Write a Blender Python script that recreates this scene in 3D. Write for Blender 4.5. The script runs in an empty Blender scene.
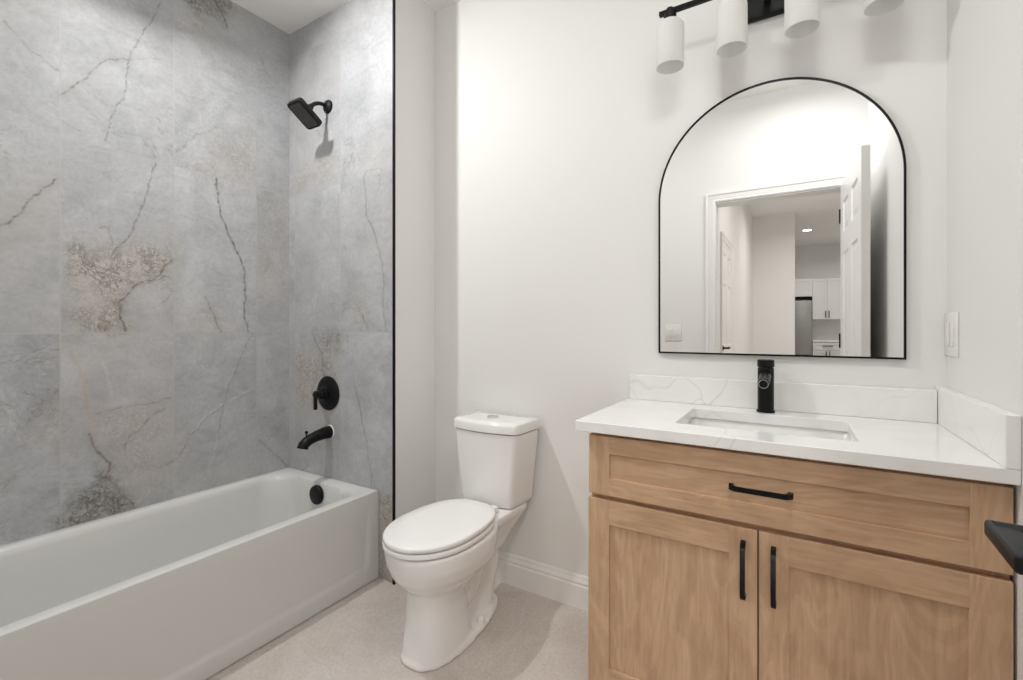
import bpy, bmesh, math, random
import numpy as np
from mathutils import Vector, Matrix
PI = math.pi
SC = bpy.context.scene
COL = SC.collection

# ---------------------------------------------------------------- camera, world, exposure, lights
cam_data = bpy.data.cameras.new('camera')
cam = bpy.data.objects.new('camera', cam_data); COL.objects.link(cam)
cam_data.sensor_fit = 'HORIZONTAL'; cam_data.sensor_width = 36.0
cam_data.lens = 36.0 * 462.0 / 1023.0
cam_data.shift_x = 0.0
cam_data.shift_y = -(340.0 - 329.0) / 1023.0
cam_data.clip_start = 0.02
cam.location = (0.0, 0.0, 1.15)
cam.rotation_euler = (PI / 2, 0, math.radians(31.65))
SC.camera = cam

SC.view_settings.view_transform = 'Standard'
SC.view_settings.look = 'None'
SC.view_settings.gamma = 1.0
SC.view_settings.use_curve_mapping = False
SC.view_settings.exposure = 0.08
SC.cycles.use_denoising = True
SC.cycles.max_bounces = 12
SC.cycles.diffuse_bounces = 8
SC.cycles.glossy_bounces = 5
SC.cycles.sample_clamp_indirect = 4.0
SC.cycles.blur_glossy = 0.5
SC.cycles.use_adaptive_sampling = False

world = bpy.data.worlds.new('world'); SC.world = world; world.use_nodes = True
world.node_tree.nodes['Background'].inputs[0].default_value = (0.9, 0.95, 1.0, 1)
world.node_tree.nodes['Background'].inputs[1].default_value = 0.3

def area_light(name, loc, size, power, color=(1, 0.97, 0.93), spread=180, parent=None):
    d = bpy.data.lights.new(name, 'AREA'); d.shape = 'DISK'; d.size = size; d.energy = power
    d.color = color; d.spread = math.radians(spread)
    o = bpy.data.objects.new(name, d); COL.objects.link(o); o.location = loc
    if parent: o.parent = parent
    return o

# ceiling lamps, some only added fill: (x, y, z_ceiling, disc size, watts, spread); the lamp bodies are built further down
TUB_LIGHT = (-1.87, 0.77, 2.743, 0.10, 24.5, 179)
ROOM_FILL = (0.02, 0.55, 2.743, 0.42, 6.6, 180)  # added fill standing in for soft bounced light near the camera
HALL_LIGHTS = [(0.45, -1.6, 3.05, 0.14, 19.0, 160), (0.45, -3.8, 3.05, 0.14, 20.0, 160), (0.175, -6.98, 3.05, 0.14, 15.0, 160), (1.0, -7.4, 3.05, 0.14, 10.0, 160)]  # third is seen in the mirror; the others are unseen fill added to the hall
area_light('tub_lamp', (TUB_LIGHT[0], TUB_LIGHT[1], TUB_LIGHT[2] - 0.012), TUB_LIGHT[3], TUB_LIGHT[4], (1, 0.99, 0.975), TUB_LIGHT[5]).rotation_euler = (math.radians(8), math.radians(-30), 0)   # a gimbal lamp turned towards the toilet
area_light('room_lamp', (ROOM_FILL[0], ROOM_FILL[1], ROOM_FILL[2] - 0.075), ROOM_FILL[3], ROOM_FILL[4], (1, 0.985, 0.97), ROOM_FILL[5])
for i, L in enumerate(HALL_LIGHTS):
    area_light('hall_lamp', (L[0], L[1], L[2] - 0.012), L[3], L[4], (1, 0.97, 0.93), L[5])


# ---------------------------------------------------------------- helpers
class NT:
    """tiny helper for building node trees"""
    def __init__(s, name):
        s.m = bpy.data.materials.new(name); s.m.use_nodes = True
        s.t = s.m.node_tree; s.b = s.t.nodes['Principled BSDF']; s.o = s.t.nodes['Material Output']
    def n(s, typ, **kw):
        nd = s.t.nodes.new(typ)
        for k, v in kw.items():
            if k.startswith('i_'):
                key = k[2:]
                key = int(key) if key.isdigit() else key.replace('_', ' ')
                nd.inputs[key].default_value = v
            else: setattr(nd, k, v)
        return nd
    def l(s, a, b): s.t.links.new(a, b)
    def coord(s, scale=(1, 1, 1), kind='Object', rot=(0, 0, 0)):
        c = s.n('ShaderNodeTexCoord'); mp = s.n('ShaderNodeMapping')
        mp.inputs['Scale'].default_value = scale; mp.inputs['Rotation'].default_value = rot
        s.l(c.outputs[kind], mp.inputs['Vector']); return mp.outputs[0]
    def noise(s, vec, scale, detail=6, rough=0.55, dist=0.0):
        nd = s.n('ShaderNodeTexNoise'); nd.inputs['Scale'].default_value = scale
        nd.inputs['Detail'].default_value = detail; nd.inputs['Roughness'].default_value = rough
        nd.inputs['Distortion'].default_value = dist
        if vec is not None: s.l(vec, nd.inputs['Vector'])
        return nd
    def ramp(s, fac, stops):
        r = s.n('ShaderNodeValToRGB'); e = r.color_ramp.elements
        while len(e) < len(stops): e.new(0.5)
        for el, (p, c) in zip(e, stops):
            el.position = p; el.color = (c if len(c) == 4 else (*c, 1)) if hasattr(c, '__len__') else (c, c, c, 1)
        s.l(fac, r.inputs[0]); return r.outputs[0]
    def mix(s, fac, a, b, mode='MIX'):
        m = s.n('ShaderNodeMix', data_type='RGBA', blend_type=mode)
        for sock, v in ((m.inputs[0], fac), (m.inputs[6], a), (m.inputs[7], b)):
            if hasattr(v, 'links'): s.l(v, sock)
            elif hasattr(v, '__len__'): sock.default_value = (*v, 1) if len(v) == 3 else v
            else: sock.default_value = v
        return m.outputs[2]
    def math(s, op, a, b=None, clamp=False):
        m = s.n('ShaderNodeMath', operation=op, use_clamp=clamp)
        for i, v in enumerate((a, b)):
            if v is None: continue
            if hasattr(v, 'links'): s.l(v, m.inputs[i])
            else: m.inputs[i].default_value = v
        return m.outputs[0]
    def bump(s, h, strength=0.1, dist=0.002):
        b = s.n('ShaderNodeBump'); b.inputs['Strength'].default_value = strength; b.inputs['Distance'].default_value = dist
        s.l(h, b.inputs['Height']); s.l(b.outputs[0], s.b.inputs['Normal'])
    def set(s, color=None, rough=None, metal=None, spec=None, coat=None, coat_rough=None):
        b = s.b.inputs
        if color is not None:
            if hasattr(color, 'links'): s.l(color, b['Base Color'])
            else: b['Base Color'].default_value = (*color, 1)
        if rough is not None:
            if hasattr(rough, 'links'): s.l(rough, b['Roughness'])
            else: b['Roughness'].default_value = rough
        if metal is not None: b['Metallic'].default_value = metal
        if spec is not None: b['Specular IOR Level'].default_value = spec
        if coat is not None: b['Coat Weight'].default_value = coat; b['Coat Roughness'].default_value = coat_rough or 0.05
        return s.m

def simple(name, color, rough=0.5, metal=0.0, spec=0.5, coat=None, var=0.03, nscale=6.0):
    n = NT(name)
    nz = n.noise(n.coord(), nscale, 3)
    dark = tuple(c * (1 - var) for c in color); lite = tuple(min(1, c * (1 + var)) for c in color)
    n.set(n.ramp(nz.outputs[0], [(0.3, dark), (0.7, lite)]), rough, metal, spec, coat)
    return n.m

def paint(name, color, rough=0.6):
    n = NT(name); v = n.coord()
    a = n.noise(v, 1.2, 2); b = n.noise(v, 260, 3, 0.6)
    d = tuple(c * 0.985 for c in color)
    n.set(n.ramp(a.outputs[0], [(0.35, d), (0.65, color)]), rough, 0, 0.3)
    n.bump(b.outputs[0], 0.06, 0.0006)
    return n.m

def emit(name, color, strength):
    n = NT(name); n.b.inputs['Base Color'].default_value = (*color, 1)
    n.b.inputs['Emission Color'].default_value = (*color, 1); n.b.inputs['Emission Strength'].default_value = strength
    return n.m

def wood(name, axis):
    """light maple; axis = direction of the grain (0 x, 2 z)"""
    n = NT(name)
    sc = [34.0, 34.0, 34.0]; sc[axis] = 2.2
    v = n.coord(tuple(sc)); v2 = n.coord((5.5, 5.5, 5.5) if axis is None else tuple(1.2 if i == axis else 7.0 for i in range(3)))
    fine = n.noise(v, 2.2, 8, 0.65, 0.6)
    broad = n.noise(v2, 1.3, 5, 0.6, 1.6)
    speck = n.noise(n.coord(tuple(9.0 if i == axis else 120.0 for i in range(3))), 1.5, 2, 0.5)
    blotch = n.noise(n.coord((3, 3, 3)), 2.0, 4, 0.6, 0.8)
    c1 = n.ramp(fine.outputs[0], [(0.25, (0.51, 0.33, 0.203)), (0.5, (0.60, 0.40, 0.258)), (0.78, (0.665, 0.465, 0.315))])
    c2 = n.ramp(broad.outputs[0], [(0.3, (0.80, 0.77, 0.74)), (0.5, (0.98, 0.97, 0.96)), (0.72, (1.05, 1.03, 1.0))])
    c = n.mix(0.6, c1, c2, 'MULTIPLY')
    c3 = n.ramp(blotch.outputs[0], [(0.32, (0.88, 0.85, 0.83)), (0.55, (1, 1, 1))])
    c = n.mix(0.8, c, c3, 'MULTIPLY')
    fig = n.noise(n.coord(tuple(0.9 if i == axis else 4.2 for i in range(3))), 1.4, 3, 0.45, 0.4)
    fg = n.math('SINE', n.math('MULTIPLY', fig.outputs[0], 95.0))
    c = n.mix(0.75, c, n.ramp(fg, [(0.0, (0.90, 0.885, 0.87)), (0.45, (1, 1, 1))]), 'MULTIPLY')
    c4 = n.ramp(speck.outputs[0], [(0.30, (0.88, 0.85, 0.82)), (0.42, (1, 1, 1))])
    c = n.mix(0.6, c, c4, 'MULTIPLY')
    n.set(c, 0.42, 0, 0.35)
    n.bump(fine.outputs[0], 0.05, 0.0006)
    return n.m

def new_obj(name, me, mats, parent=None, smooth=None):
    me.validate(); 
    for m in (mats if isinstance(mats, (list, tuple)) else [mats]): me.materials.append(m)
    o = bpy.data.objects.new(name, me); COL.objects.link(o)
    if parent: o.parent = parent
    if smooth is not None: shade(me, smooth)
    return o

def shade(me, angle):
    """smooth shading with sharp edges above the angle (degrees)"""
    me.polygons.foreach_set('use_smooth', [True] * len(me.polygons))
    bm = bmesh.new(); bm.from_mesh(me)
    a = math.radians(angle)
    for e in bm.edges:
        e.smooth = not (len(e.link_faces) == 2 and e.calc_face_angle(0) > a)
    bm.to_mesh(me); bm.free()

class MB:
    """collects shapes into one mesh"""
    def __init__(s): s.bm = bmesh.new()
    def box(s, x0, x1, y0, y1, z0, z1, bevel=0.0, seg=2, mat=0, rot=None, pivot=None):
        r = bmesh.ops.create_cube(s.bm, size=1.0); vs = r['verts']
        for v in vs:
            v.co = Vector(((x0 + x1) / 2 + v.co.x * (x1 - x0), (y0 + y1) / 2 + v.co.y * (y1 - y0), (z0 + z1) / 2 + v.co.z * (z1 - z0)))
        fs = set(f for v in vs for f in v.link_faces)
        for f in fs: f.material_index = mat
        if bevel > 0:
            es = list(set(e for v in vs for e in v.link_edges))
            rr = bmesh.ops.bevel(s.bm, geom=es, offset=bevel, segments=seg, profile=0.5, affect='EDGES')
            vs = list(set(v for f in rr['faces'] for v in f.verts))
            for f in set(f for v in vs for f in v.link_faces): f.material_index = mat
        if rot is not None:
            bmesh.ops.rotate(s.bm, verts=list(set(vs)), cent=pivot or (0, 0, 0), matrix=rot)
        return s
    def loft(s, rings, cap=True, closed=False, mat=0):
        """rings: list of equal-length vertex loops"""
        rv = [[s.bm.verts.new(p) for p in r] for r in rings]
        n = len(rings[0])
        pairs = list(zip(rv[:-1], rv[1:])) + ([(rv[-1], rv[0])] if closed else [])
        for a, b in pairs:
            for i in range(n):
                j = (i + 1) % n
                f = s.bm.faces.new((a[i], a[j], b[j], b[i])); f.material_index = mat
        if cap and not closed:
            f = s.bm.faces.new(list(reversed(rv[0]))); f.material_index = mat
            f = s.bm.faces.new(rv[-1]); f.material_index = mat
        return s
    def lathe(s, prof, center=(0, 0, 0), axis='Z', seg=40, mat=0, cap=True, M=None):
        """prof: (radius, height) pairs"""
        rings = []
        for r, h in prof:
            ring = []
            for i in range(seg):
                a = 2 * PI * i / seg
                p = Vector((r * math.cos(a), r * math.sin(a), h))
                if M is not None: p = M @ p
                elif axis == 'Y': p = Vector((p.x, -p.z, p.y))     # heights run towards -Y
                elif axis == 'X': p = Vector((-p.z, p.x, p.y))     # heights run towards -X
                ring.append(p + Vector(center))
            rings.append(ring)
        return s.loft(rings, cap, mat=mat)
    def tube(s, pts, rad, seg=16, mat=0, cap=True, flat=1.0):
        """sweep along pts; rad scalar or list"""
        pts = [Vector(p) for p in pts]; n = len(pts)
        rad = rad if hasattr(rad, '__len__') else [rad] * n
        rings = []; up = None
        for i, p in enumerate(pts):
            t = (pts[min(i + 1, n - 1)] - pts[max(i - 1, 0)]).normalized()
            if up is None:
                up = Vector((0, 0, 1)) if abs(t.z) < 0.9 else Vector((1, 0, 0))
            u = (up - t * up.dot(t)).normalized(); w = t.cross(u); up = u
            rings.append([p + (u * math.cos(a) * flat + w * math.sin(a)) * rad[i] for a in [2 * PI * k / seg for k in range(seg)]])
        return s.loft(rings, cap, mat=mat)
    def prism(s, outline, a0, a1, axis='Z', mat=0):
        """extrude 2D outline along axis"""
        def P(u, v, w):
            return {'Z': (u, v, w), 'Y': (u, w, v), 'X': (w, u, v)}[axis]
        return s.loft([[P(u, v, a0) for u, v in outline], [P(u, v, a1) for u, v in outline]], mat=mat)
    def obj(s, name, mats, parent=None, smooth=35, bevel=0.0, bseg=2):
        bmesh.ops.recalc_face_normals(s.bm, faces=s.bm.faces)
        if bevel > 0:
            es = [e for e in s.bm.edges if len(e.link_faces) == 2 and e.calc_face_angle(0) > math.radians(30)]
            bmesh.ops.bevel(s.bm, geom=es, offset=bevel, segments=bseg, profile=0.5, affect='EDGES', clamp_overlap=True)
        me = bpy.data.meshes.new(name); s.bm.to_mesh(me); s.bm.free()
        return new_obj(name, me, mats, parent, smooth)

def thing(name, label, cat, loc=(0, 0, 0), group=None):
    o = bpy.data.objects.new(name, None); COL.objects.link(o); o.location = loc
    o.empty_display_size = 0.05
    return tag(o, label, cat, group)
def tag(o, label, cat, group=None):
    o['label'] = label; o['category'] = cat
    if group: o['group'] = group
    return o
def struct(o, label=None, cat=None):
    o['kind'] = 'structure'
    if label: o['label'] = label
    if cat: o['category'] = cat
    return o
def at(child, parent):
    """parent without moving: child mesh was built in world coordinates"""
    child.parent = parent
    child.matrix_parent_inverse = Matrix.Translation(-Vector(parent.location))
    return child
def rebase(root):
    """children built in world coordinates below an Empty that sits at its base"""
    for c in root.children:
        c.matrix_parent_inverse = Matrix.Translation(-Vector(root.location))

# ---------------------------------------------------------------- materials
M = {}
M['wall'] = paint('wall_paint', (0.80, 0.797, 0.785), 0.55)
M['ceiling'] = paint('ceiling_paint', (0.88, 0.875, 0.86), 0.8)
M['trim'] = simple('trim_paint', (0.84, 0.835, 0.82), 0.3, 0, 0.5, var=0.01)
M['black'] = simple('matte_black_metal', (0.005, 0.005, 0.0055), 0.36, 0.0, 0.22, var=0.1)
M['black_satin'] = simple('satin_black_metal', (0.009, 0.009, 0.010), 0.45, 0.0, 0.25, var=0.1)
M['nozzle'] = simple('dark_nozzle_rubber', (0.055, 0.052, 0.048), 0.55, var=0.3, nscale=120)
M['china'] = simple('white_vitreous_china', (0.85, 0.845, 0.835), 0.09, 0, 0.5, coat=0.4, var=0.004)
M['seat'] = simple('white_seat_plastic', (0.86, 0.855, 0.85), 0.16, 0, 0.5, var=0.004)
M['acrylic'] = simple('white_tub_acrylic', (0.68, 0.68, 0.665), 0.14, 0, 0.5, coat=0.2, var=0.005)
M['chrome'] = simple('chrome', (0.75, 0.75, 0.74), 0.12, 1.0, var=0.02)
M['caulk'] = simple('white_caulk', (0.85, 0.85, 0.85), 0.5)
M['steel'] = simple('fridge_steel', (0.34, 0.34, 0.34), 0.35, 0.6, var=0.03)
M['kitchen_white'] = simple('white_cabinet_paint', (0.72, 0.715, 0.70), 0.4, var=0.01)
M['plastic'] = simple('white_switch_plastic', (0.80, 0.79, 0.765), 0.3, var=0.005)
M['dark_gap'] = simple('dark_cabinet_interior', (0.05, 0.035, 0.025), 0.7)
M['wood_v'] = wood('maple_vertical', 2); M['wood_h'] = wood('maple_horizontal', 0)

def mirror_mat():
    n = NT('mirror_silver'); v = n.coord(); nz = n.noise(v, 2, 1)
    return n.set(n.ramp(nz.outputs[0], [(0, (0.93, 0.935, 0.93)), (1, (0.935, 0.94, 0.935))]), 0.0, 1.0)
M['mirror'] = mirror_mat()

def shade_mat():
    n = NT('opal_glass'); v = n.coord(); nz = n.noise(v, 8, 2)
    n.set(n.ramp(nz.outputs[0], [(0, (0.90, 0.90, 0.885)), (1, (0.92, 0.92, 0.905))]), 0.55, 0, 0.3)
    n.b.inputs['Subsurface Weight'].default_value = 0.3
    n.b.inputs['Subsurface Radius'].default_value = (0.02, 0.02, 0.02)
    tr = n.n('ShaderNodeBsdfTranslucent'); tr.inputs[0].default_value = (0.9, 0.9, 0.88, 1)
    mx = n.n('ShaderNodeMixShader'); mx.inputs[0].default_value = 0.4
    n.l(n.b.outputs[0], mx.inputs[1]); n.l(tr.outputs[0], mx.inputs[2]); n.l(mx.outputs[0], n.o.inputs[0])
    return n.m
M['opal'] = shade_mat()

def quartz():
    n = NT('white_quartz'); v = n.coord()
    warp = n.noise(v, 1.7, 3, 0.5)
    add = n.n('ShaderNodeVectorMath', operation='ADD'); sc = n.n('ShaderNodeVectorMath', operation='SCALE')
    sc.inputs['Scale'].default_value = 1.1
    n.l(warp.outputs[1], sc.inputs[0]); n.l(v, add.inputs[0]); n.l(sc.outputs[0], add.inputs[1])
    vo = n.n('ShaderNodeTexVoronoi', feature='DISTANCE_TO_EDGE'); vo.inputs['Scale'].default_value = 2.6
    n.l(add.outputs[0], vo.inputs['Vector'])
    vein = n.ramp(vo.outputs['Distance'], [(0.0, 0.34), (0.006, 0.14), (0.02, 0.0)])
    brk = n.ramp(n.noise(v, 3.1, 3).outputs[0], [(0.46, 0.0), (0.62, 1.0)])
    fac = n.math('MULTIPLY', vein, brk)
    haze = n.ramp(n.noise(v, 4.0, 5, 0.6, 1.0).outputs[0], [(0.45, (0.865, 0.862, 0.85)), (0.75, (0.80, 0.795, 0.785))])
    c = n.mix(fac, haze, (0.42, 0.41, 0.405))
    n.set(c, 0.16, 0, 0.5, 0.1)
    return n.m
M['quartz'] = quartz()

def floor_tile():
    """12 x 24 inch beige porcelain, joints running along x"""
    n = NT('floor_porcelain'); v = n.coord()
    br = n.n('ShaderNodeTexBrick'); br.offset = 0.5; br.squash = 1.0
    br.inputs['Scale'].default_value = 1.0; br.inputs['Mortar Size'].default_value = 0.0016
    br.inputs['Brick Width'].default_value = 0.61; br.inputs['Row Height'].default_value = 0.305
    br.inputs['Mortar Smooth'].default_value = 0.3; br.inputs['Bias'].default_value = 0
    br.inputs['Color1'].default_value = (1, 1, 1, 1); br.inputs['Color2'].default_value = (0.97, 0.965, 0.96, 1); br.inputs['Mortar'].default_value = (0.93, 0.92, 0.91, 1)
    mp = n.coord((1, 1, 1)); mp.node.inputs['Location'].default_value = (0.12, 0.21, 0); n.l(mp, br.inputs['Vector'])
    a = n.noise(v, 3.5, 8, 0.62, 0.7); b = n.noise(n.coord((60, 9, 9)), 1.6, 6, 0.7); g = n.noise(v, 90, 4, 0.6)
    base = n.ramp(a.outputs[0], [(0.3, (0.545, 0.485, 0.447)), (0.5, (0.625, 0.572, 0.535)), (0.72, (0.695, 0.65, 0.617))])
    base = n.mix(0.5, base, n.ramp(b.outputs[0], [(0.3, (0.90, 0.89, 0.88)), (0.7, (1.05, 1.05, 1.05))]), 'MULTIPLY')
    base = n.mix(0.8, base, n.ramp(g.outputs[0], [(0.3, (0.84, 0.83, 0.82)), (0.7, (1.08, 1.08, 1.08))]), 'MULTIPLY')
    ridge = n.math('ABSOLUTE', n.math('SUBTRACT', n.noise(v, 2.3, 6, 0.55, 1.2).outputs[0], 0.5))
    wv = n.ramp(ridge, [(0.0, 0.14), (0.012, 0.0)])
    base = n.mix(wv, base, (0.74, 0.71, 0.68))
    n.set(n.mix(1.0, base, br.outputs['Color'], 'MULTIPLY'), 0.5, 0, 0.4)
    n.bump(br.outputs['Fac'], -0.3, 0.001)
    return n.m
M['floor'] = floor_tile()

# ---- grey marble-look wall tile: the vein drawing is stored per vertex, colours and fine texture are nodes
VEINS_LEFT = [
    (0.5,'d',[(0.437,2.222),(0.473,2.176),(0.498,2.15),(0.532,2.134),(0.583,2.107)]),
    (0.6,'d',[(0.904,2.558),(0.871,2.466),(0.829,2.366),(0.798,2.292),(0.788,2.213),(0.775,2.105),(0.736,2.004),(0.714,1.9)]),
    (0.75,'b',[(0.588,2.024),(0.625,2.078),(0.66,2.128),(0.69,2.178),(0.714,2.221),(0.788,2.254)]),
    (0.3,'b',[(0.788,2.254),(0.846,2.291),(0.911,2.315)]),
    (1.3,'d',[(1.113,2.716),(1.153,2.655),(1.18,2.603)]),
    (0.35,'d',[(0.583,1.929),(0.639,1.908)]),
    (0.9,'b',[(0.43,1.501),(0.461,1.532),(0.478,1.563),(0.501,1.609),(0.529,1.647),(0.555,1.683),(0.577,1.715)]),
    (1.1,'d',[(1.126,1.864),(1.139,1.763),(1.147,1.693),(1.213,1.541),(1.254,1.453),(1.264,1.291),(1.256,1.22),(1.276,1.137)]),
    (0.7,'d',[(0.882,1.86),(0.864,1.77),(0.822,1.613),(0.793,1.533),(0.764,1.492),(0.743,1.46)]),
    (1.0,'b',[(0.945,1.458),(0.886,1.366),(0.822,1.338),(0.783,1.29),(0.759,1.253),(0.764,1.195),(0.782,1.14)]),
    (0.6,'d',[(0.759,1.255),(0.765,1.195),(0.778,1.142)]),
    (0.8,'b',[(1.078,1.298),(1.1,1.255),(1.126,1.188),(1.147,1.138)]),
    (0.9,'t',[(0.583,1.102),(0.62,1.046),(0.645,0.966),(0.654,0.884),(0.668,0.8),(0.665,0.727)]),
    (1.2,'b',[(0.665,0.743),(0.69,0.665),(0.733,0.61),(0.717,0.566),(0.754,0.503),(0.792,0.448),(0.812,0.405)]),
    (0.5,'b',[(0.69,0.821),(0.754,0.829),(0.875,0.836),(0.938,0.848)]),
    (0.6,'b',[(0.919,0.807),(0.857,0.773),(0.829,0.728),(0.788,0.703),(0.775,0.664)]),
    (0.7,'w',[(1.02,0.676),(1.083,0.746),(1.147,0.785),(1.286,0.847)]),
    (0.5,'d',[(1.024,0.671),(1.087,0.74),(1.151,0.78)]),
    (0.6,'b',[(1.016,0.677),(0.996,0.616),(0.951,0.566),(0.9,0.551)]),
    (0.5,'d',[(1.286,1.115),(1.237,0.997),(1.185,0.872),(1.153,0.763),(1.139,0.653)]),
    (0.4,'w',[(1.139,0.653),(1.113,0.557),(1.087,0.472)]),
    (0.6,'d',[(1.331,0.588),(1.416,0.487),(1.501,0.391)]),
    (0.4,'d',[(1.331,2.559),(1.368,2.487),(1.393,2.444)]),
    (0.45,'b',[(0.963,1.929),(1.008,1.998),(1.057,2.047),(1.126,2.1)]),
    (0.5,'w',[(0.708,1.027),(0.724,0.955),(0.739,0.885)]),
    (0.35,'w',[(0.43,0.957),(0.454,0.833),(0.478,0.758)]),
    (0.5,'d',[(0.699,1.548),(0.724,1.564),(0.739,1.487)]),
]
VEINS_WET = [
    (0.8,'d',[(-1.747,1.871),(-1.73,1.783),(-1.73,1.69),(-1.676,1.602),(-1.623,1.449),(-1.61,1.352),(-1.616,1.283),(-1.61,1.2),(-1.597,1.143)]),
    (1.0,'b',[(-2.138,1.132),(-2.081,1.058),(-2.049,0.997),(-2.057,0.936),(-2.033,0.912)]),
    (0.7,'b',[(-1.779,1.241),(-1.744,1.193),(-1.716,1.143)]),
    (0.7,'d',[(-1.814,0.89),(-1.772,0.773),(-1.758,0.703),(-1.73,0.63),(-1.716,0.547),(-1.693,0.462),(-1.689,0.416)]),
    (0.3,'d',[(-1.917,2.127),(-1.843,2.052),(-1.744,1.927)]),
    (0.4,'d',[(-1.865,1.121),(-1.858,1.048)]),
    (0.4,'w',[(-1.97,0.595),(-1.947,0.499),(-1.902,0.427)]),
]
PATCH_LEFT = [
    ('o',1.0,[(0.968,2.636),(1.016,2.602),(1.078,2.597),(1.153,2.635),(1.218,2.741),(1.18,2.777)]),
    ('b',0.8,[(0.594,1.401),(0.625,1.469),(0.683,1.439),(0.755,1.502),(0.945,1.497),(0.945,1.387),(0.829,1.334),(0.768,1.268),(0.782,1.138),(0.645,1.138),(0.616,1.222)]),
    ('b',0.3,[(1.016,1.847),(1.057,1.973),(1.316,2.16),(1.316,1.896),(1.167,1.817)]),
    ('o',1.0,[(0.583,0.476),(0.639,0.533),(0.711,0.591),(0.812,0.408),(0.73,0.367),(0.588,0.343)]),
    ('l',0.6,[(0.686,0.825),(0.795,0.858),(0.945,0.838),(0.945,0.53),(0.864,0.445),(0.755,0.499),(0.717,0.621),(0.674,0.698)]),
    ('b',0.35,[(0.583,0.885),(0.529,0.838),(0.516,0.75),(0.583,0.699)]),
    ('l',0.4,[(0.61,1.543),(0.755,1.51),(0.945,1.607),(0.945,1.475),(0.683,1.412)]),
    ('b',0.25,[(1.316,1.856),(1.501,1.903),(1.501,1.307),(1.316,1.348)]),
    ('b',0.35,[(1.041,1.141),(1.057,1.237),(1.153,1.265),(1.171,1.14)]),
]
PATCH_WET = [
    ('o',0.8,[(-2.089,1.135),(-1.917,1.135),(-1.917,1.036),(-2.033,1.054)]),
    ('b',0.6,[(-2.275,1.038),(-2.089,1.068),(-1.955,1.035),(-1.932,0.922),(-1.994,0.753),(-2.258,0.73)]),
    ('b',0.8,[(-1.649,0.372),(-1.54,0.393),(-1.54,-0.026),(-1.649,-0.059)]),
    ('b',0.3,[(-2.329,2.009),(-1.955,2.041),(-1.955,1.882),(-2.329,1.885)]),
    ('b',0.3,[(-1.829,1.29),(-1.703,1.286),(-1.703,1.145),(-1.814,1.145)]),
]


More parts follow.
